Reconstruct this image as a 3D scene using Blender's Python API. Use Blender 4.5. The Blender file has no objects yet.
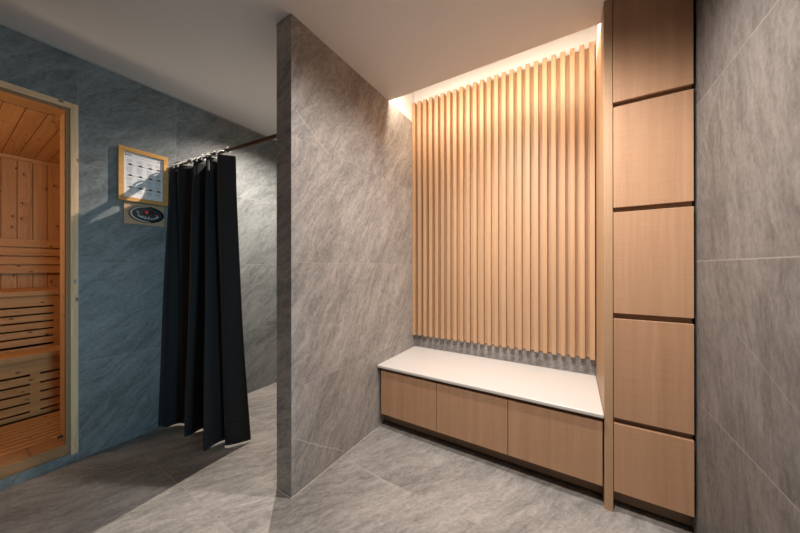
import bpy, bmesh, math, random
from mathutils import Matrix, Vector
random.seed(7)
SC = bpy.context.scene
C = SC.collection

# ------------------------------------------------------------------ node helpers
class NT:
    def __init__(s, name):
        s.m = bpy.data.materials.new(name); s.m.use_nodes = True
        s.t = s.m.node_tree; s.b = s.t.nodes['Principled BSDF']; s.out = s.t.nodes['Material Output']
    def n(s, typ, **kw):
        nd = s.t.nodes.new(typ)
        for k, v in kw.items(): setattr(nd, k, v)
        return nd
    def put(s, sock, v):
        if hasattr(v, 'is_output'): s.t.links.new(v, sock)
        else: sock.default_value = v
    def math(s, op, a, b=None, c=None, clamp=False):
        nd = s.n('ShaderNodeMath', operation=op, use_clamp=clamp)
        s.put(nd.inputs[0], a)
        if b is not None: s.put(nd.inputs[1], b)
        if c is not None: s.put(nd.inputs[2], c)
        return nd.outputs[0]
    def smooth(s, v, lo, hi, o0=0.0, o1=1.0):
        nd = s.n('ShaderNodeMapRange', interpolation_type='SMOOTHSTEP')
        s.put(nd.inputs[0], v); s.put(nd.inputs[1], lo); s.put(nd.inputs[2], hi); s.put(nd.inputs[3], o0); s.put(nd.inputs[4], o1)
        return nd.outputs[0]
    def lin(s, v, lo, hi, o0=0.0, o1=1.0):
        nd = s.n('ShaderNodeMapRange')
        s.put(nd.inputs[0], v); s.put(nd.inputs[1], lo); s.put(nd.inputs[2], hi); s.put(nd.inputs[3], o0); s.put(nd.inputs[4], o1)
        return nd.outputs[0]
    def mix(s, f, a, b, blend='MIX'):
        nd = s.n('ShaderNodeMix', data_type='RGBA', blend_type=blend)
        s.put(nd.inputs[0], f); s.put(nd.inputs[6], a); s.put(nd.inputs[7], b)
        return nd.outputs[2]
    def vec(s, x, y, z=0.0):
        nd = s.n('ShaderNodeCombineXYZ')
        s.put(nd.inputs[0], x); s.put(nd.inputs[1], y); s.put(nd.inputs[2], z)
        return nd.outputs[0]
    def noise(s, v, scale=1.0, detail=4.0, rough=.55, dist=0.0):
        nd = s.n('ShaderNodeTexNoise')
        s.put(nd.inputs['Vector'], v); nd.inputs['Scale'].default_value = scale; nd.inputs['Detail'].default_value = detail
        nd.inputs['Roughness'].default_value = rough; nd.inputs['Distortion'].default_value = dist
        return nd.outputs[0]
    def xyz(s, world=True):
        if world:
            o = s.n('ShaderNodeNewGeometry').outputs['Position']
        else:
            tc = s.n('ShaderNodeTexCoord').outputs['Object']
            r = s.n('ShaderNodeObjectInfo').outputs['Random']
            ad = s.n('ShaderNodeVectorMath', operation='ADD')
            s.put(ad.inputs[0], tc); s.put(ad.inputs[1], s.vec(s.math('MULTIPLY', r, 7.3), s.math('MULTIPLY', r, 3.1), s.math('MULTIPLY', r, 11.7)))
            o = ad.outputs[0]
        sp = s.n('ShaderNodeSeparateXYZ'); s.put(sp.inputs[0], o)
        return sp.outputs[0], sp.outputs[1], sp.outputs[2]
    def bump(s, h, strength=.2, dist=.002):
        nd = s.n('ShaderNodeBump'); nd.inputs['Strength'].default_value = strength; nd.inputs['Distance'].default_value = dist
        s.put(nd.inputs['Height'], h); s.put(s.b.inputs['Normal'], nd.outputs[0])
    def col(s, c): s.put(s.b.inputs['Base Color'], c)
    def rough(s, r): s.put(s.b.inputs['Roughness'], r)

def plain(name, c, rough=.5, metal=0.0, emit=None, spec=.5):
    k = NT(name); k.col((*c, 1)); k.rough(rough); k.b.inputs['Metallic'].default_value = metal
    k.b.inputs['Specular IOR Level'].default_value = spec
    if emit:
        k.b.inputs['Emission Color'].default_value = (*emit[0], 1); k.b.inputs['Emission Strength'].default_value = emit[1]
    return k.m

def stone(name, axes, useams=(), vseams=(), ang=35, veins=(), base=(.245, .226, .212), seed=0.0, grout=(.42, .40, .375)):
    """grey slate-look porcelain; axes = the two world axes lying in the surface; seams where the tile joints run"""
    k = NT(name); P = k.xyz(); u = P['xyz'.index(axes[0])]; v = P['xyz'.index(axes[1])]
    # each tile gets its own shift of the pattern
    tid = 0.0
    for s_ in useams: tid = k.math('ADD', tid, k.math('MULTIPLY', k.math('GREATER_THAN', u, s_), 3.7))
    for s_ in vseams: tid = k.math('ADD', tid, k.math('MULTIPLY', k.math('GREATER_THAN', v, s_), 5.3))
    a = math.radians(ang)
    ru = k.math('ADD', k.math('MULTIPLY', u, math.cos(a)), k.math('MULTIPLY', v, math.sin(a)))
    rv = k.math('ADD', k.math('MULTIPLY', u, -math.sin(a)), k.math('MULTIPLY', v, math.cos(a)))
    off = k.math('ADD', tid, seed)
    warp = k.noise(k.vec(u, v, off), 2.0, 4, .6)
    rv2 = k.math('ADD', rv, k.math('MULTIPLY', warp, .22))
    big = k.noise(k.vec(k.math('MULTIPLY', ru, 1.0), k.math('MULTIPLY', rv2, 2.2), off), 1.8, 4)
    streak = k.noise(k.vec(k.math('MULTIPLY', ru, 1.9), k.math('MULTIPLY', rv2, 10), off), 2.0, 5, .62)
    fine = k.noise(k.vec(k.math('MULTIPLY', ru, 9), k.math('MULTIPLY', rv2, 34), off), 2.0, 5, .72)
    grain = k.noise(k.vec(u, v, off), 55, 6, .78)
    t = k.math('ADD', k.math('MULTIPLY', big, .20), k.math('ADD', k.math('MULTIPLY', streak, .27), k.math('ADD', k.math('MULTIPLY', fine, .29), k.math('MULTIPLY', grain, .24))))
    t = k.lin(t, .42, .59)
    lo = tuple(c * .62 for c in base); hi = tuple(c * 1.38 for c in base)
    c = k.mix(t, (*lo, 1), (*hi, 1))
    # thin pale mineral scratches
    vn = k.noise(k.vec(k.math('MULTIPLY', ru, 1.6), k.math('MULTIPLY', rv2, 6.0), k.math('ADD', off, 9.1)), 1.8, 4, .6)
    vd = k.math('ABSOLUTE', k.math('SUBTRACT', vn, .5))
    vm = k.noise(k.vec(u, v, k.math('ADD', off, 4.0)), 3.4, 3)
    vf = k.math('MULTIPLY', k.smooth(vd, 0.0, .014, 1, 0), k.smooth(vm, .50, .68))
    c = k.mix(k.math('MULTIPLY', vf, .42), c, (base[0] * 1.7, base[1] * 1.68, base[2] * 1.64, 1))
    for (u0, v0, u1, v1, w, amt) in veins:
        L = math.hypot(u1 - u0, v1 - v0); dx, dy = (u1 - u0) / L, (v1 - v0) / L
        wob = k.math('MULTIPLY', k.math('SUBTRACT', k.noise(k.vec(u, v, u0 * 7), 9, 3), .5), .02)
        pu = k.math('SUBTRACT', u, u0); pv = k.math('SUBTRACT', v, v0)
        al = k.math('ADD', k.math('MULTIPLY', pu, dx), k.math('MULTIPLY', pv, dy))
        pe = k.math('ABSOLUTE', k.math('ADD', wob, k.math('SUBTRACT', k.math('MULTIPLY', pu, dy), k.math('MULTIPLY', pv, dx))))
        f = k.math('MULTIPLY', k.smooth(pe, 0.0, w, 1, 0), k.math('MULTIPLY', k.smooth(al, -.02, .04), k.smooth(al, L - .05, L + .02, 1, 0)))
        c = k.mix(k.math('MULTIPLY', f, amt), c, (base[0] * 2.0, base[1] * 1.97, base[2] * 1.92, 1))
    seam = None
    for co, ss in ((u, useams), (v, vseams)):
        for s_ in ss:
            f = k.smooth(k.math('ABSOLUTE', k.math('SUBTRACT', co, s_)), .0012, .0034, 1, 0)
            seam = f if seam is None else k.math('MAXIMUM', seam, f)
    if seam is not None: c = k.mix(k.math('MULTIPLY', seam, .38), c, (*grout, 1))
    k.col(c); k.rough(k.lin(t, 0, 1, .50, .40)); k.b.inputs['Specular IOR Level'].default_value = .35
    h = k.math('ADD', k.math('MULTIPLY', fine, .6), k.math('MULTIPLY', streak, .7))
    if seam is not None: h = k.math('SUBTRACT', h, k.math('MULTIPLY', seam, .4))
    k.bump(h, .25, .003)
    return k.m

def oak(name, lo, hi, axis='z', weave=True, rough=.45, world=False):
    k = NT(name); P = list(k.xyz(world)); i = 'xyz'.index(axis); g = P.pop(i)
    a, b = P
    s_ = k.math('ADD', a, k.math('MULTIPLY', b, .83))
    wob = k.noise(k.vec(a, b, k.math('MULTIPLY', g, .9)), 2.0, 2)
    s2 = k.math('ADD', s_, k.math('MULTIPLY', wob, .035))
    n1 = k.noise(k.vec(k.math('MULTIPLY', s2, 28), 0.0, k.math('MULTIPLY', g, .55)), 1.0, 5, .6)
    n2 = k.noise(k.vec(k.math('MULTIPLY', s2, 190), 0.0, k.math('MULTIPLY', g, 5)), 1.0, 3, .6)
    t = k.math('ADD', k.math('MULTIPLY', n1, .68), k.math('MULTIPLY', n2, .32))
    if weave:
        n3 = k.noise(k.vec(k.math('MULTIPLY', s2, 7), 0.0, k.math('MULTIPLY', g, 150)), 1.0, 3, .6)
        t = k.math('ADD', k.math('MULTIPLY', t, .76), k.math('MULTIPLY', n3, .24))
    t = k.lin(t, .30, .70)
    k.col(k.mix(t, (*lo, 1), (*hi, 1))); k.rough(rough); k.b.inputs['Specular IOR Level'].default_value = .35
    k.bump(n2, .12, .001)
    return k.m

def pine(name, grain, across, pitch, lo=(.45, .205, .072), hi=(.62, .32, .13), phase=0.0, groove=False, rough=.5):
    """knotty softwood boards; grain = axis the boards run along, across = axis they repeat on every pitch"""
    k = NT(name); P = dict(zip('xyz', k.xyz())); g = P[grain]; a = P[across]
    o = P[[q for q in 'xyz' if q not in (grain, across)][0]]
    q = k.math('DIVIDE', k.math('SUBTRACT', a, phase), pitch)
    bid = k.math('FLOOR', q); fr = k.math('SUBTRACT', q, bid)
    wn = k.n('ShaderNodeTexWhiteNoise', noise_dimensions='1D'); k.put(wn.inputs['W'], bid); rnd = wn.outputs[0]
    sh = k.math('MULTIPLY', rnd, 13.0)
    vo = k.n('ShaderNodeTexVoronoi', feature='F1', voronoi_dimensions='2D')
    k.put(vo.inputs['Vector'], k.vec(k.math('ADD', k.math('MULTIPLY', g, 8.0), sh), k.math('MULTIPLY', a, 13.0), k.math('MULTIPLY', o, .4))); vo.inputs['Scale'].default_value = 1.0
    sc = k.n('ShaderNodeSeparateColor'); k.put(sc.inputs[0], vo.outputs['Color'])
    pick = k.math('GREATER_THAN', sc.outputs[0], .60)
    d = vo.outputs['Distance']
    knot = k.math('MULTIPLY', k.smooth(d, .05, .13, 1, 0), pick)
    halo = k.math('MULTIPLY', k.smooth(d, .10, .55, 1, 0), pick)
    w = k.math('ADD', k.math('ADD', k.math('MULTIPLY', a, 55), k.math('MULTIPLY', o, 40)), k.math('ADD', k.math('MULTIPLY', halo, 2.0), k.math('MULTIPLY', k.noise(k.vec(k.math('MULTIPLY', g, 1.5), a, sh), 2.0, 2), 4.0)))
    n1 = k.noise(k.vec(w, k.math('MULTIPLY', g, .8), sh), 1.0, 4, .6)
    t = k.lin(n1, .32, .68)
    c = k.mix(t, (*lo, 1), (*hi, 1))
    c = k.mix(k.math('MULTIPLY', k.math('SUBTRACT', rnd, .5), .5, clamp=True), c, (*hi, 1))
    c = k.mix(k.math('MULTIPLY', knot, .8), c, (.09, .032, .012, 1))
    if groove:
        e = k.math('MINIMUM', fr, k.math('SUBTRACT', 1.0, fr)); gf = k.smooth(e, .015, .05, 1, 0)
        c = k.mix(k.math('MULTIPLY', gf, .55), c, (lo[0] * .35, lo[1] * .3, lo[2] * .3, 1))
        k.bump(k.math('MULTIPLY', gf, -1.0), .8, .006)
    k.col(c); k.rough(rough); k.b.inputs['Specular IOR Level'].default_value = .3
    return k.m

# ------------------------------------------------------------------ mesh helpers
def BM(): return bmesh.new()
def box(bm, x0, x1, y0, y1, z0, z1):
    r = bmesh.ops.create_cube(bm, size=1.0, matrix=Matrix.Translation(((x0 + x1) / 2, (y0 + y1) / 2, (z0 + z1) / 2)) @ Matrix.Diagonal((x1 - x0, y1 - y0, z1 - z0, 1)))
    return r['verts']
def tube(bm, pts, r, seg=12, closed=False, cap=True):
    """round bar swept along pts"""
    pts = [Vector(p) for p in pts]; n = len(pts); rings = []; prev = None
    for i, p in enumerate(pts):
        if closed: d = pts[(i + 1) % n] - pts[i - 1]
        else: d = pts[min(i + 1, n - 1)] - pts[max(i - 1, 0)]
        d.normalize()
        if prev is None:
            up = Vector((0, 0, 1)) if abs(d.z) < .9 else Vector((1, 0, 0)); x = d.cross(up).normalized()
        else: x = (prev - d * prev.dot(d)).normalized()
        prev = x; y = d.cross(x)
        rr = r[i] if isinstance(r, (list, tuple)) else r
        rings.append([bm.verts.new(p + (x * math.cos(2 * math.pi * j / seg) + y * math.sin(2 * math.pi * j / seg)) * rr) for j in range(seg)])
    for i in range(n if closed else n - 1):
        A, B = rings[i], rings[(i + 1) % n]
        for j in range(seg): bm.faces.new((A[j], A[(j + 1) % seg], B[(j + 1) % seg], B[j]))
    if cap and not closed:
        bm.faces.new(rings[0][::-1]); bm.faces.new(rings[-1])
def ball(bm, c, r, sx=1, sy=1, sz=1, seg=12):
    bmesh.ops.create_uvsphere(bm, u_segments=seg, v_segments=8, radius=r, matrix=Matrix.Translation(c) @ Matrix.Diagonal((sx, sy, sz, 1)))
def ellipse_x(bm, cx0, cx1, cy, cz, ay, az, seg=64, n0=0, n1=None):
    """disc in the yz plane, thick from x=cx0 to cx1"""
    A = [bm.verts.new((cx0, cy + ay * math.cos(2 * math.pi * i / seg), cz + az * math.sin(2 * math.pi * i / seg))) for i in range(seg)]
    B = [bm.verts.new((cx1, v.co.y, v.co.z)) for v in A]
    bm.faces.new(A); bm.faces.new(B[::-1])
    for i in range(seg): bm.faces.new((A[i], B[i], B[(i + 1) % seg], A[(i + 1) % seg]))

def thing(name, loc, label=None, cat=None, group=None, kind=None):
    o = bpy.data.objects.new(name, None); C.objects.link(o); o.location = loc; o.empty_display_size = .05
    return tag(o, label, cat, group, kind)
def tag(o, label=None, cat=None, group=None, kind=None):
    for k, v in (('label', label), ('category', cat), ('group', group), ('kind', kind)):
        if v: o[k] = v
    return o
def wloc(o):
    v = Vector((0, 0, 0))
    while o is not None: v += o.location; o = o.parent
    return v
def obj(name, bm, m, parent=None, loc=(0, 0, 0), bevel=0.0, smooth=False, label=None, segs=2):
    """bm holds world coordinates; one mesh object at loc (or at its parent's origin)"""
    base = wloc(parent) if parent else Vector(loc)
    bmesh.ops.recalc_face_normals(bm, faces=bm.faces)
    for v in bm.verts: v.co -= base
    me = bpy.data.meshes.new(name); bm.to_mesh(me); bm.free()
    for mm in (m if isinstance(m, (list, tuple)) else [m]): me.materials.append(mm)
    if smooth:
        for p in me.polygons: p.use_smooth = True
    o = bpy.data.objects.new(name, me); C.objects.link(o)
    if parent: o.parent = parent
    else: o.location = loc
    if bevel:
        b = o.modifiers.new('bevel', 'BEVEL'); b.width = bevel; b.segments = segs; b.limit_method = 'ANGLE'; b.harden_normals = False
    if label: o['label'] = label
    return o
def bx(name, m, parent, *d, bevel=0.0, loc=(0, 0, 0)):
    bm = BM(); box(bm, *d); return obj(name, bm, m, parent, loc, bevel)

# ------------------------------------------------------------------ measured places (metres, camera 1.2 m above the floor)
XL, XPL, XP, XPAN, XCAB, XR = -2.631, -1.366, -1.244, .1335, .1685, .463
ZC, YP, YB, YCOVE = 2.516, .9586, 2.30, 1.872
ZREC = 2.96

# ------------------------------------------------------------------ materials
M_floor = stone('floor_stone', 'xy', (), (-.52, .09, .70, 1.315), ang=62, base=(.295, .278, .262), seed=2.0,
                veins=((-1.204, 1.337, -.827, 1.303, .004, .4),), grout=(.40, .37, .34))
M_wl = stone('left_wall_stone', 'yz', (.463, .972), (.60, 1.224, 1.85), ang=42, base=(.205, .226, .230), seed=11.0,  # blue-green base holds part of the cool light cast on this wall
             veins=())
M_wp = stone('partition_stone', 'yz', (), (.56, 1.224, 1.885), ang=58, base=(.325, .303, .285), seed=23.0,
             veins=((.98, .30, 1.36, .02, .006, .45), (.98, 2.03, 1.24, 1.86, .006, .4)))
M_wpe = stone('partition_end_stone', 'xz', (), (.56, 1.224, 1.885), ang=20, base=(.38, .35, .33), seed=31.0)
M_wb = stone('back_wall_stone', 'xz', (), (1.224,), ang=30, base=(.250, .238, .228), seed=41.0)
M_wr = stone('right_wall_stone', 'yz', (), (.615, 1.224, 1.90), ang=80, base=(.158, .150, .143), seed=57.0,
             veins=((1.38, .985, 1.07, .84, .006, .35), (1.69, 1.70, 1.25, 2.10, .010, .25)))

def plaster():
    k = NT('white_plaster'); x, y, z = k.xyz()
    n = k.noise(k.vec(x, y, z), 40, 4); k.col(k.mix(n, (.82, .815, .815, 1), (.86, .855, .855, 1))); k.rough(.9); k.bump(n, .04, .001)
    return k.m
M_plaster = plaster()
M_oak = oak('oak_veneer', (.385, .215, .120), (.55, .330, .200))
M_oak_side = oak('oak_side_panel', (.40, .245, .140), (.52, .335, .20))
M_slat = oak('oak_slat', (.43, .262, .150), (.585, .378, .228), weave=False)
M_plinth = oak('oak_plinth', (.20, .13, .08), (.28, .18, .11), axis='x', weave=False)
M_nearblack = plain('near_black', (.035, .026, .020), .7)  # near-black; also painted-in shade behind bench slats and under duckboard
M_groove = oak('oak_groove', (.29, .185, .11), (.40, .255, .155), axis='x', weave=False)
def quartz():
    k = NT('white_quartz'); x, y, z = k.xyz(); n = k.noise(k.vec(x, y, z), 180, 3, .7)
    k.col(k.mix(n, (.60, .57, .545, 1), (.66, .63, .605, 1))); k.rough(.28); return k.m
M_quartz = quartz()
M_frameoak = oak('honey_wood', (.60, .30, .080), (.80, .44, .145), axis='y', weave=False)
M_platewood = oak('pale_plywood', (.50, .315, .185), (.64, .42, .26), axis='y', weave=False)
M_casing = pine('pine_casing', 'z', 'y', .5, (.74, .48, .27), (.88, .62, .38), phase=-.2)
M_casing_h = pine('pine_casing_head', 'y', 'z', .5, (.74, .48, .27), (.88, .62, .38), phase=2.0)
M_jamb = pine('pine_jamb', 'z', 'x', .6, (.50, .27, .12), (.66, .40, .20), phase=-3.0)
M_head = pine('pine_head', 'y', 'x', .6, (.42, .20, .075), (.58, .31, .13), phase=-3.0)
M_sill = pine('pine_sill', 'y', 'z', .5, (.36, .175, .07), (.48, .255, .115), phase=-.2)
M_sback = pine('sauna_wall_pine', 'z', 'y', .0815, phase=.283, groove=True)
M_sside = pine('sauna_side_pine', 'z', 'x', .0815, groove=True)
M_sceil = pine('sauna_ceiling_pine', 'x', 'y', .0815, phase=.283, groove=True)
M_sbench = pine('sauna_bench_pine', 'y', 'x', .09, (.50, .24, .085), (.66, .355, .145))
M_sboard = pine('sauna_board_pine', 'y', 'z', .062, (.48, .215, .070), (.64, .325, .118))
M_sfloor = pine('sauna_floor_pine', 'y', 'x', .058, (.50, .24, .085), (.66, .355, .14), phase=-4.0)
M_dark = plain('rebate_brown', (.36, .22, .11), .7)
M_steel = plain('brushed_steel', (.33, .32, .31), .6, 0.0)
M_rod = plain('brown_metal', (.095, .050, .030), .35, .5)
M_chrome = plain('chrome', (.8, .8, .8), .12, 1.0)

def fabric():
    k = NT('black_fabric'); x, y, z = k.xyz()
    n = k.noise(k.vec(k.math('MULTIPLY', x, 1), y, k.math('MULTIPLY', z, 1)), 350, 2)
    k.col(k.mix(n, (.013, .0132, .0148, 1), (.022, .022, .024, 1))); k.rough(.75); k.b.inputs['Specular IOR Level'].default_value = .25
    k.b.inputs['Sheen Weight'].default_value = .12; k.b.inputs['Sheen Roughness'].default_value = .5
    return k.m
M_fabric = fabric()
def clearplastic():
    k = NT('milky_plastic'); k.col((.80, .79, .77, 1)); k.rough(.25); k.b.inputs['Transmission Weight'].default_value = .35; return k.m
M_milky = clearplastic()
def paneglass():
    k = NT('picture_glass'); t = k.t
    tr = k.n('ShaderNodeBsdfTransparent'); gl = k.n('ShaderNodeBsdfGlossy'); gl.inputs['Roughness'].default_value = .03
    fr = k.n('ShaderNodeFresnel'); fr.inputs[0].default_value = 1.45; bf = k.n('ShaderNodeNewGeometry').outputs['Backfacing']; fo = k.math('MULTIPLY', fr.outputs[0], k.math('SUBTRACT', 1.0, bf)); mx = k.n('ShaderNodeMixShader')
    t.links.new(fo, mx.inputs[0]); t.links.new(tr.outputs[0], mx.inputs[1]); t.links.new(gl.outputs[0], mx.inputs[2]); t.links.new(mx.outputs[0], k.out.inputs[0])
    return k.m
M_glass = paneglass()
M_paper = plain('white_paper', (.86, .86, .88), .6)
M_ink = plain('grey_ink', (.42, .43, .45), .7)
M_inkd = plain('dark_ink', (.035, .04, .05), .7)
M_inky = plain('yellow_ink', (.62, .45, .16), .7)
M_inkr = plain('red_ink', (.62, .08, .06), .7)
M_blackp = plain('black_plastic', (.012, .015, .018), .22)
M_facep = plain('dark_teal_plastic', (.018, .032, .040), .3)
M_white = plain('white_print', (.72, .76, .78), .5)
M_led = plain('red_led', (.5, .01, .03), .3, emit=((1, .02, .06), .45))

# ------------------------------------------------------------------ the setting
bm = BM(); box(bm, -2.80, 3.0, -3.0, 3.1, -.06, 0.0)
tag(obj('floor', bm, M_floor), kind='structure', label='grey slate-look tiled floor', cat='floor')

bm = BM()
box(bm, -2.80, 3.0, -3.0, YCOVE - .05, ZC, ZC + .08)             # main ceiling
box(bm, XP - .05, XPAN + .05, YCOVE - .05, YCOVE, ZC, ZREC)      # upstand at the front of the light cove
box(bm, -2.80, XP - .05, YCOVE - .05, 3.1, ZC, ZC + .08)         # over the shower
box(bm, XPAN + .05, XR + .2, YCOVE - .05, 3.1, ZC, ZC + .08)     # over the tall cabinet
box(bm, XP - .05, XP, YCOVE, YB, ZC, ZREC)                       # cove sides, back and top
box(bm, XPAN, XPAN + .05, YCOVE, YB, ZC, ZREC)
box(bm, XP - .05, XPAN + .05, YB, YB + .06, ZC, ZREC)
box(bm, XP - .05, XPAN + .05, YCOVE - .05, YB + .06, ZREC, ZREC + .05)
tag(obj('ceiling', bm, M_plaster), kind='structure', label='white plaster ceiling with a recessed light cove', cat='ceiling')

OY0, OY1, OZ0, OZ1 = -.35, .430, .055, 2.172                     # the sauna door opening
bm = BM()
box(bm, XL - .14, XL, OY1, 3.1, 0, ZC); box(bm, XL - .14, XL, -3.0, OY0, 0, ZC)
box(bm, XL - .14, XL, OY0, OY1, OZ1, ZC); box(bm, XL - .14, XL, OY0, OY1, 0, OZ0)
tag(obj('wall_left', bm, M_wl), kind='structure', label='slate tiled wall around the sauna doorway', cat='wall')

bm = BM(); vs = box(bm, XPL, XP, YP, 3.1, 0, ZC)
for f in bm.faces:
    f.material_index = 1 if abs(f.normal.y) > .5 else 0
tag(obj('wall_partition', bm, [M_wp, M_wpe], bevel=.0015), kind='structure', label='slate tiled partition between shower and bench', cat='wall')

bm = BM(); box(bm, XP, XR + .12, YB, YB + .1, 0, ZC)
tag(obj('wall_back', bm, M_wb), kind='structure', label='slate tiled wall behind the slats', cat='wall')
bm = BM(); box(bm, XL, XPL, 3.0, 3.1, 0, ZC)
tag(obj('wall_shower', bm, M_wb), kind='structure', label='slate tiled end wall of the shower', cat='wall')
bm = BM(); box(bm, XR, XR + .12, .62, YB, 0, ZC)
tag(obj('wall_right', bm, M_wr), kind='structure', label='slate tiled wall beside the tall cabinet', cat='wall')
# pale sealant line where the left wall meets the ceiling, shadow-free fillets on the partition
bm = BM(); box(bm, XL, XL + .006, -3.0, 2.99, ZC - .010, ZC)
tag(obj('trim_1', bm, plain('sealant', (.42, .42, .42), .6)), kind='structure', label='pale sealant line along ceiling', cat='trim')
M_seal = plain('floor_sealant', (.46, .42, .38), .6)
bm = BM(); box(bm, XP, XP + .005, YP, 1.70, 0, .004); box(bm, XPL, XP + .005, YP - .005, YP, 0, .004)
tag(obj('trim_2', bm, M_seal), kind='structure', label='pale sealant line at foot of partition', cat='trim')

# ------------------------------------------------------------------ sauna doorway and cabin
d = thing('door_1', (XL, .04, 0), 'pine frame of the open sauna doorway', 'doorway', kind='structure')
CT, CW = .010, .031
bm = BM(); box(bm, XL, XL + CT, OY1, OY1 + CW, .049, OZ1 + .033); box(bm, XL, XL + CT, OY0 - CW, OY0, .049, OZ1 + .033)
obj('casing', bm, M_casing, d, bevel=.002)
bx('head_casing', M_casing_h, d, XL, XL + CT, OY0, OY1, OZ1, OZ1 + .033, bevel=.002)
bm = BM(); box(bm, XL - .03, XL - .010, OY1 - .018, OY1, OZ0, OZ1); box(bm, XL - .03, XL - .010, OY0, OY0 + .018, OZ0, OZ1); box(bm, XL - .03, XL - .010, OY0 + .018, OY1 - .018, OZ1 - .014, OZ1)
obj('rebate_strip', bm, M_dark, d)  # brown strip filling the rebate between casing and jamb
bm = BM(); box(bm, XL - .16, XL - .012, OY1 - .018, OY1 - .001, OZ0, OZ1 - .014); box(bm, XL - .16, XL - .012, OY0 + .001, OY0 + .018, OZ0, OZ1 - .014)
obj('jamb', bm, M_jamb, d)
bx('head', M_head, d, XL - .17, XL - .012, OY0 + .018, OY1 - .018, OZ1 - .016, OZ1 - .001)
bx('threshold', M_sill, d, XL - .16, XL - .004, OY0, OY1 - .018, OZ0 - .001, .120, bevel=.003)
bm = BM(); box(bm, XL + CT, XL + CT + .002, OY1 + .012, OY1 + .022, 1.100, 1.124)
for z in (1.105, 1.119): box(bm, XL + CT + .002, XL + CT + .003, OY1 + .015, OY1 + .019, z - .002, z + .002)
obj('strike_plate', bm, M_steel, d)
bm = BM(); tube(bm, [(XL - .075, OY1 - .018, .150), (XL - .075, OY1 - .040, .150)], .008); obj('pivot', bm, M_nearblack, d, smooth=False)

SX, SY0, SY1, SZ = -4.07, -1.0, .92, 2.15
bm = BM(); box(bm, SX - .05, SX, SY0, SY1, 0, SZ + .05)
tag(obj('wall_sauna_back', bm, M_sback), kind='structure', label='knotty pine plank wall at back of sauna', cat='wall')
bm = BM(); box(bm, SX, XL - .141, SY1, SY1 + .05, 0, SZ + .05); box(bm, SX, XL - .141, SY0 - .05, SY0, 0, SZ + .05)
tag(obj('wall_sauna_side', bm, M_sside), kind='structure', label='pine plank side walls of sauna', cat='wall')
bm = BM(); box(bm, SX, XL - .16, SY0, SY1, SZ, SZ + .05)
tag(obj('ceiling_sauna', bm, M_sceil), kind='structure', label='pine plank ceiling of sauna', cat='ceiling')
bm = BM(); box(bm, SX, SX + .022, SY0, SY1, SZ - .032, SZ)
tag(obj('trim_3', bm, M_sbench, bevel=.004), kind='structure', label='pine cornice strip under sauna ceiling', cat='trim')
bm = BM(); box(bm, SX - .05, XL - .15, SY0 - .05, SY1 + .05, -.03, .03)
tag(obj('floor_sauna', bm, M_nearblack), kind='structure', label='dark floor under the sauna duckboard', cat='floor')  # coloured near-black to give the shade between the boards

t = thing('duckboard', (-2.98, 0, .03), 'slatted pine duckboard on the sauna floor', 'duckboard')
bm = BM(); x = XL - .165
while x - .045 > -3.335:
    box(bm, x - .045, x, SY0 + .03, SY1 - .02, .098, .120); x -= .058
obj('deck', bm, M_sfloor, t, bevel=.003)
for y in (-.7, -.1, .5): bx('bearer', M_sfloor, t, -3.32, XL - .17, y, y + .04, .03, .098)

def apron(zs, x, y0, y1, stiles, t_):
    bm = BM()
    for z0, z1 in zs: box(bm, x - .018, x, y0, y1, z0, z1)
    for a, b in stiles: box(bm, x - .0175, x - .0005, a, b, zs[-1][0], zs[0][1])
    return obj('apron', bm, M_sboard, t_, bevel=.0015)
t = thing('sauna_bench', (-3.7, 0, .12), 'upper pine sauna bench with slatted riser below the backrest', 'bench')
bm = BM(); x = -3.525
while x > -4.03: box(bm, max(x - .085, -4.045), x, SY0 + .01, SY1 - .01, .980, 1.017); x -= .093
obj('seat', bm, M_sbench, t, bevel=.004)
apron([(.900, .979)] + [(.887 - .0585 * k - .046, .887 - .0585 * k) for k in range(5)] + [(.560, .588)], -3.54, SY0 + .01, SY1 - .01, [(.491, SY1 - .01), (-.45, -.40)], t)
bx('shade_sheet', M_nearblack, t, -3.70, -3.68, SY0 + .02, SY1 - .02, .57, .97)  # added black sheet, paints the shaded hollow behind the riser gaps
t = thing('sauna_bench', (-3.43, 0, .12), 'lower pine sauna step bench with slatted front above the floor', 'bench')
bm = BM(); box(bm, -3.418, -3.320, SY0 + .01, SY1 - .01, .531, .573); box(bm, -3.535, -3.424, SY0 + .01, SY1 - .01, .531, .573)
obj('seat', bm, M_sbench, t, bevel=.004)
apron([(.428, .530)] + [(.414 - .066 * k - .053, .414 - .066 * k) for k in range(4)] + [(.121, .151)], -3.338, SY0 + .01, SY1 - .01, [(.354, .400), (-.30, -.25)], t)
bx('shade_sheet', M_nearblack, t, -3.50, -3.48, SY0 + .02, SY1 - .02, .13, .52)  # same added black sheet for the shade behind the lower slats
t = thing('sauna_lounger_boards', (-4.05, 0, 1.15), 'four-board pine backrest on the sauna wall above upper bench', 'backrest')
bm = BM()
for k in range(4): z = 1.149 + k * .0745; box(bm, -4.040, -4.018, SY0 + .01, SY1 - .01, z, z + .066)
obj('board_panel', bm, M_sboard, t, bevel=.002)
for y in (-.6, -.1, .75): bx('bracket', M_nearblack, t, -4.069, -4.040, y, y + .04, 1.155, 1.435)

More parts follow.
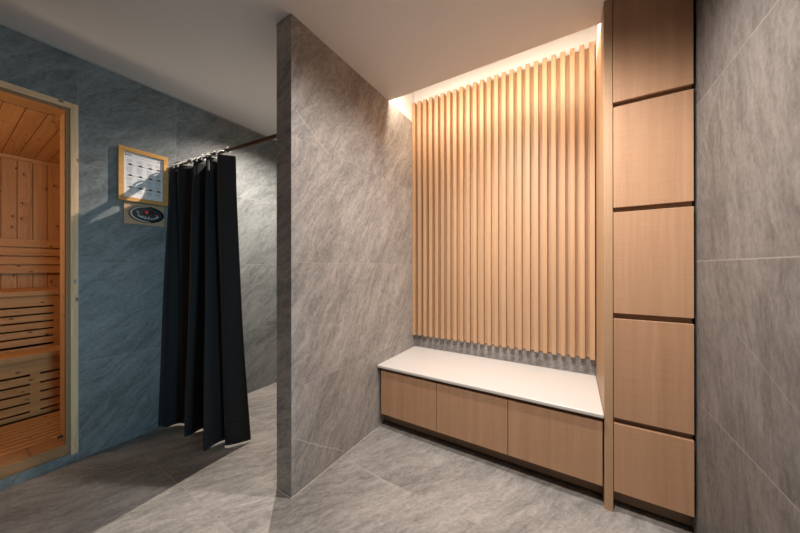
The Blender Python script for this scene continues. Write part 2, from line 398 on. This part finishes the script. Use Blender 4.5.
# ------------------------------------------------------------------ notice frame and sauna control on the left wall
FX = XL + .001
y0, y1, z0, z1 = .638, .912, 1.655, 2.024; FD = XL + .030; b = .028
t = thing('picture_frame', (XL, (y0 + y1) / 2, z0), 'honey wood framed white notice hanging on the tiled wall above sauna control', 'picture frame')
bm = BM(); box(bm, FX, FD, y0, y1, z0, z0 + b); box(bm, FX, FD, y0, y1, z1 - b, z1); box(bm, FX, FD, y0, y0 + b, z0 + b, z1 - b); box(bm, FX, FD, y1 - b, y1, z0 + b, z1 - b)
obj('frame', bm, M_frameoak, t, bevel=.0015)
PX = XL + .014
pa = bx('paper', M_paper, t, XL + .004, PX, y0 + b - .004, y1 - b + .004, z0 + b - .004, z1 - b + .004)
pu0, pu1, pv0, pv1 = y0 + b, y1 - b, z1 - b, z0 + b
def pp(bm, u, v, w, h):
    yy = pu0 + u * (pu1 - pu0); zz = pv0 + v * (pv1 - pv0); box(bm, PX, PX + .0006, yy, yy + w * (pu1 - pu0), zz - h / 2 * .31, zz + h / 2 * .31)
g = BM(); dk = BM(); yl = BM(); rd = BM()
for i in range(5): pp(dk, .04 + i * .032, .065 + .006 * (i % 2), .022, .024 if i else .045)
for i in range(9): pp(g, .22 + i * .075, .09 + .002 * (i % 3), .055, .008)
pp(rd, .86, .075, .045, .020); pp(rd, .92, .07, .03, .012)
for r, v in enumerate((.27, .51, .77)):
    for i, u in enumerate((.12, .37, .62, .84)):
        pp(dk, u, v, .085, .030); pp(dk, u - .035, v + .004, .15, .011); pp(g, u + .02, v - .025, .05, .022)
        for q in range(3): pp(g, u - .05 + .006 * q, v - .085 + .022 * q - .02, .15 - .018 * ((q + i + r) % 3), .007)
        for q in range(4): pp(g, u - .05, v + .055 + .020 * q, .16 - .02 * ((q * 2 + i) % 3), .007)
        if i < 3: pp(yl, u + .115, v + .002, .10, .009)
pm = BM()
for mi, q in enumerate((g, dk, yl, rd)):
    for f in q.faces: f.material_index = mi
    tmp = bpy.data.meshes.new('print'); q.to_mesh(tmp); q.free(); pm.from_mesh(tmp); bpy.data.meshes.remove(tmp)
obj('print', pm, [M_ink, M_inkd, M_inky, M_inkr], pa)
bx('glass', M_glass, t, XL + .0175, XL + .0190, y0 + b - .002, y1 - b + .002, z0 + b - .002, z1 - b + .002)

t = thing('sauna_control', (XL, .78, 1.50), 'oval black sauna control with red display on a pale wood plate', 'control panel')
bx('backing_plate', M_platewood, t, FX, XL + .014, .668, .892, 1.501, 1.648, bevel=.002)
cy, cz = .789, 1.576
bm = BM(); ellipse_x(bm, XL + .014, XL + .030, cy, cz, .098, .060); obj('housing', bm, M_blackp, t, bevel=.003)
bm = BM()
for i in range(40):                                                # bright crescent around the left half
    a0 = math.radians(82 + i * 5.0); a1 = math.radians(82 + (i + 1) * 5.0)
    def pt(a, s_, x): return bm.verts.new((x, cy + (.094 - s_) * math.cos(a), cz + (.056 - s_) * math.sin(a)))
    w0 = .010 * math.sin(math.pi * i / 40) ** .5 + .001; w1 = .010 * math.sin(math.pi * (i + 1) / 40) ** .5 + .001
    q = [pt(a0, 0, XL + .0305), pt(a1, 0, XL + .0305), pt(a1, w1, XL + .032), pt(a0, w0, XL + .032)]
    bm.faces.new(q); p_ = [bm.verts.new((XL + .029, v.co.y, v.co.z)) for v in q]
    for j in range(4): bm.faces.new((q[j], p_[j], p_[(j + 1) % 4], q[(j + 1) % 4]))
obj('bezel', bm, plain('silver_plastic', (.50, .47, .43), .45), t)
bm = BM(); ellipse_x(bm, XL + .030, XL + .0325, cy + .004, cz, .078, .044); fc = obj('face', bm, M_facep, t, bevel=.001)
bm = BM(); box(bm, XL + .0325, XL + .0335, cy - .026, cy + .034, cz + .002, cz + .026); ds = obj('display', bm, M_blackp, t)
bm = BM(); X0, X1 = XL + .0335, XL + .0342; dy, dz = cy - .004, cz + .014   # lit figure 8
for (a, b_, c_, e) in ((-.005, .005, .005, .0075), (-.005, .005, -.0013, .0013), (-.005, .005, -.0075, -.005), (-.005, -.0025, -.0075, .0075), (.0025, .005, -.0075, .0075)): box(bm, X0, X1, dy + a, dy + b_, dz + c_, dz + e)
obj('digit', bm, M_led, ds)
bm = BM()
for i in range(9):
    a = math.radians(195 + i * 19); yy = cy + .055 * math.cos(a) + .004; zz = cz - .004 + .027 * math.sin(a)
    box(bm, XL + .0325, XL + .0332, yy - .006, yy + .006, zz - .003, zz + .003)
for yy, zz in ((cy - .052, cz + .014), (cy - .048, cz + .004), (cy - .024, cz - .016), (cy - .010, cz - .020), (cy + .010, cz - .020)): box(bm, XL + .0325, XL + .0332, yy - .009, yy + .004, zz - .002, zz + .002)
obj('dial_print', bm, M_white, fc)
bm = BM(); box(bm, XL + .0325, XL + .0334, cy + .045, cy + .060, cz - .006, cz + .004); obj('indicator', bm, M_inkr, fc)

# ------------------------------------------------------------------ shower rod, curtain and hooks
R0, R1 = Vector((XL, .99, 2.0)), Vector((XPL, 1.097, 2.0))
t = thing('curtain_rod', (R0 + R1) / 2, 'thin brown metal shower rod from wall to partition', 'curtain rod')
dr = (R1 - R0).normalized()
bm = BM(); tube(bm, [R0 + dr * .002, R1 - dr * .002], .0115, 16); obj('rail', bm, M_rod, t, smooth=True)
for p, s_ in ((R0, 1), (R1, -1)):
    bm = BM(); tube(bm, [p + dr * .001 * s_, p + dr * .007 * s_, p + dr * .009 * s_], [.024, .024, .017], 20); obj('flange', bm, M_rod, t, smooth=False)

bot = [(-2.6298, .860), (-2.566, .884), (-2.554, .949), (-2.513, .978), (-2.43, .995), (-2.333, .909), (-2.298, .931), (-2.315, 1.020), (-2.18, 1.045), (-2.040, .903), (-2.023, .917), (-2.044, .977), (-2.03, 1.033), (-1.959, 1.006), (-1.884, 1.125)]
top = [(-2.6298, .938), (-2.575, .930), (-2.545, .985), (-2.506, .934), (-2.40, 1.025), (-2.278, .945), (-2.255, .955), (-2.235, 1.03), (-2.19, 1.05), (-2.134, .962), (-2.115, .975), (-2.090, 1.05), (-2.062, 1.07), (-2.022, .978), (-1.948, 1.060)]
def cr(P, s_):
    n = len(P) - 1; i = min(int(s_), n - 1); f = s_ - i
    g_ = lambda j: Vector((*P[max(0, min(n, j))], 0))
    p0, p1, p2, p3 = g_(i - 1), g_(i), g_(i + 1), g_(i + 2); f2, f3 = f * f, f * f * f
    v = .5 * ((2 * p1) + (p2 - p0) * f + (2 * p0 - 5 * p1 + 4 * p2 - p3) * f2 + (3 * p1 - p0 - 3 * p2 + p3) * f3)
    return v
NS, NV = 168, 56
bm = BM(); grid = []
for j in range(NV + 1):
    t_ = j / NV; row = []
    for i in range(NS + 1):
        s_ = i / NS * (len(top) - 1); A = cr(top, s_); B = cr(bot, s_)
        w = t_ ** (.75 + .75 * i / NS)
        p = A.lerp(B, w)
        # gentle sag between the hooks at the heading, slight ripples lower down
        z = 1.958 * (1 - t_) + .016 * t_ + (.004 * math.sin(s_ * 2.2) - .004) * (1 - t_) ** 6
        r_ = .006 * math.sin(t_ * 9 + s_ * 1.7) * t_ * (1 - t_)
        row.append(bm.verts.new((p.x + r_, p.y + r_ * .7, z)))
    grid.append(row)
for j in range(NV):
    for i in range(NS): bm.faces.new((grid[j][i], grid[j][i + 1], grid[j + 1][i + 1], grid[j + 1][i]))
t = thing('shower_curtain', (-2.25, 1.0, .016), 'black fabric shower curtain hanging in folds from the brown rod', 'curtain')
o = obj('cloth', bm, M_fabric, t, smooth=True)
md = o.modifiers.new('thick', 'SOLIDIFY'); md.thickness = .0022; md.offset = 0
bm = BM()                                                          # stitched hem and side seam
for (j0, off) in ((53, .0016),):
    pts = [grid_p for grid_p in []]
hem = []
for i in range(NS - 34, NS + 1):
    s_ = i / NS * (len(top) - 1); A = cr(top, s_); B = cr(bot, s_); t_ = .925; p = A.lerp(B, t_ ** (.75 + .75 * i / NS)); hem.append((p.x + .0012, p.y - .0022, 1.958 * (1 - t_) + .016 * t_))
tube(bm, hem, .0014, 6); obj('hem', bm, M_fabric, t)
# pale care tag in a fold near the heading
bm = BM(); box(bm, -2.128, -2.096, .962, .964, 1.855, 1.925)
obj('care_tag', bm, plain('tag_cloth', (.42, .42, .43), .8), t)

hk0 = None
def hook_parts(root):
    c = root.location
    bm = BM(); P = []
    for i in range(25):
        a = math.radians(-60 + i * 300 / 24); P.append((c.x + .004 * math.sin(a * 2), c.y + .0170 * math.cos(a - math.pi / 2), c.z + .0170 * math.sin(a - math.pi / 2) + .001))
    tube(bm, P, .0032, 8); obj('ring', bm, M_milky, root, smooth=True)
    bm = BM(); tube(bm, [(c.x, c.y - .015, c.z - .010), (c.x + .004, c.y - .050, c.z - .020), (c.x + .005, c.y - .078, c.z - .042), (c.x + .011, c.y - .082, c.z - .062)], [.003, .0038, .0045, .0038], 8)
    ball(bm, (c.x, c.y - .002, c.z + .0185), .0065); ball(bm, (c.x + .011, c.y - .083, c.z - .064), .0062)
    obj('clip', bm, M_milky, root, smooth=True)
spots = [(-2.530, 'leftmost white curtain hook on the brown rod, beside the framed notice'),
         (-2.463, 'second white curtain hook from the framed notice, paired with the leftmost'),
         (-2.308, 'third white curtain hook from the framed notice, over the middle fold'),
         (-2.242, 'fourth white curtain hook from the framed notice, close behind the third'),
         (-2.167, 'second white curtain hook from the bare end of the rod'),
         (-2.020, 'white curtain hook nearest the bare end of the brown rod')]
for i, (x, lb) in enumerate(spots):
    f = (x - R0.x) / (R1.x - R0.x); loc = (x, R0.y + f * (R1.y - R0.y), 2.0)
    if hk0 is None:
        hk0 = thing('curtain_hook', loc, lb, 'curtain hook', 'white hooks along the shower rod'); hook_parts(hk0); r = hk0
    else:
        r = hk0.copy(); C.objects.link(r); r.location = loc; r['label'] = lb
        for ch in list(hk0.children):
            q = ch.copy(); C.objects.link(q); q.parent = r
        r.rotation_euler = (0, 0, (-.12, .10, .08, -.10, .12)[i - 1])

# ------------------------------------------------------------------ slatted wall panel
t = thing('slatted_panel', ((XP + .126) / 2, YB, .585), 'tall slatted oak wall panel above the white bench top', 'wall panel')
SB, ST = .585, 2.684
bx('backing_board', M_slat, t, -1.238, .122, 2.290, YB - .001, SB + .004, ST - .012)
bm = BM()
for k in range(25):
    xr = .126 - .0558 * (24 - k); box(bm, xr - .0285, xr, 2.250, 2.2905, SB, ST)
obj('slat_panel', bm, M_slat, t, bevel=.0008, segs=1)

# ------------------------------------------------------------------ bench: three cabinets, plinth, white top
YF = 1.722
def cabinet(x0, x1, lb, src=None):
    if src is None:
        r = thing('bench_cabinet', ((x0 + x1) / 2, YF, .10), lb, 'cabinet', 'oak cabinets under the white bench top')
        bm = BM(); box(bm, x0 + .001, x1 - .001, YF + .024, YB - .002, .105, .444); obj('carcass', bm, M_groove, r)
        dr_ = bx('drawer_front', M_oak, r, x0 + .0018, x1 - .0018, YF, YF + .020, .110, .428, bevel=.0012)
        return r
    r = src.copy(); C.objects.link(r); r.location.x = (x0 + x1) / 2; r['label'] = lb
    for ch in list(src.children):
        q = ch.copy(); C.objects.link(q); q.parent = r
    return r
W = (.128 + 1.218) / 3
c0 = cabinet(-1.218, -1.218 + W, 'oak bench cabinet beside the grey partition')
cabinet(-1.218 + W, -1.218 + 2 * W, 'middle one of three oak bench cabinets under the white top', c0)
cabinet(-1.218 + 2 * W, .128, 'oak bench cabinet next to the tall cabinet', c0)
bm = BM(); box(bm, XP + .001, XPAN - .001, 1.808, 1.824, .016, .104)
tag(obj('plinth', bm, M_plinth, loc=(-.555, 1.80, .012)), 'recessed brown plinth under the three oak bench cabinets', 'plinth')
bm = BM(); box(bm, XP + .001, XPAN - .001, 1.709, YB - .001, .4495, .4715)
tag(obj('white_worktop', bm, M_quartz, loc=(-.555, 1.709, .45), bevel=.006, segs=3), 'long white stone bench top below the slatted panel', 'bench top')

# ------------------------------------------------------------------ tall cabinet
YT = 1.724
t = thing('tall_cabinet', ((XPAN + XR) / 2, YT, 0), 'tall oak cabinet with five stacked doors beside the right wall', 'cabinet')
bx('side_panel', M_oak_side, t, XPAN, XCAB, YT, YB - .001, 0, ZC - .002, bevel=.001)
bx('carcass', M_groove, t, XCAB + .002, .4535, YT + .026, YB - .002, .104, ZC - .01)
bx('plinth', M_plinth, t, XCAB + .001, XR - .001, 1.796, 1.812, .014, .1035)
for z0_, z1_ in ((.1033, .4355), (.4628, .9465), (.9725, 1.464), (1.4867, 1.978), (2.0007, ZC - .006)):
    bx('door', M_oak, t, XCAB + .003, .4535, YT, YT + .020, z0_, z1_, bevel=.0015)

# ------------------------------------------------------------------ light
def light(name, typ, loc, power, col, **kw):
    l = bpy.data.lights.new(name, typ); l.energy = power; l.color = col
    tgt = kw.pop('to', None)
    for k, v in kw.items(): setattr(l, k, v)
    o = bpy.data.objects.new(name, l); C.objects.link(o); o.location = loc
    dv = (Vector(tgt) - Vector(loc)) if tgt else Vector((0, 0, -1))
    o.rotation_euler = dv.to_track_quat('-Z', 'Y').to_euler()
    return o
WARM = (1.0, .92, .855)
light('shower_downlight', 'SPOT', (-2.0, 1.55, 2.50), 205, (1.0, .87, .755), spot_size=math.radians(150), spot_blend=1.0, shadow_soft_size=.007)
light('bench_downlight', 'SPOT', (-.40, 1.37, 2.50), 135, WARM, spot_size=math.radians(160), spot_blend=1.0, shadow_soft_size=.03)
light('entry_downlight', 'SPOT', (-.12, .58, 2.50), 165, WARM, spot_size=math.radians(96), spot_blend=.9, shadow_soft_size=.05, to=(-.02, 1.62, .80))
light('cove_strip', 'AREA', (-.555, 1.885, 2.60), 12.5, (1.0, .80, .61), shape='RECTANGLE', size=1.34, size_y=.03, to=(-.555, 2.07, 2.32))
light('sauna_lamp', 'POINT', (-2.98, -.58, 1.62), 15, (1.0, .78, .53), shadow_soft_size=.08)
light('daylight', 'AREA', (2.8, .10, 1.0), 4.8, (.44, .80, 1.0), shape='RECTANGLE', size=.5, size_y=1.0, to=(-2.63, .5, .85), spread=math.radians(48))

w = bpy.data.worlds.new('room_ambience'); SC.world = w; w.use_nodes = True
w.node_tree.nodes['Background'].inputs[0].default_value = (1.0, .93, .86, 1); w.node_tree.nodes['Background'].inputs[1].default_value = .03

# ------------------------------------------------------------------ camera
F_, YAW, PIT, ROL = 282.97, math.radians(31.368), math.radians(.054), math.radians(-.058)
fw = Vector((-math.sin(YAW) * math.cos(PIT), math.cos(YAW) * math.cos(PIT), math.sin(PIT)))
rt = Vector((math.cos(YAW), math.sin(YAW), 0)); up = rt.cross(fw)
r2 = rt * math.cos(ROL) + up * math.sin(ROL); u2 = -rt * math.sin(ROL) + up * math.cos(ROL)
cam = bpy.data.cameras.new('camera'); co = bpy.data.objects.new('camera', cam); C.objects.link(co)
mt = Matrix.Identity(4)
for i in range(3): mt[i][0] = r2[i]; mt[i][1] = u2[i]; mt[i][2] = -fw[i]
mt[2][3] = 1.2
co.matrix_world = mt; cam.sensor_width = 36; cam.lens = F_ * 36 / 800; cam.clip_start = .02
SC.camera = co
SC.view_settings.view_transform = 'Standard'; SC.view_settings.look = 'None'; SC.view_settings.gamma = 1; SC.view_settings.exposure = 0
SC.view_settings.use_curve_mapping = False
SC.cycles.use_denoising = True
SC.cycles.max_bounces = 8
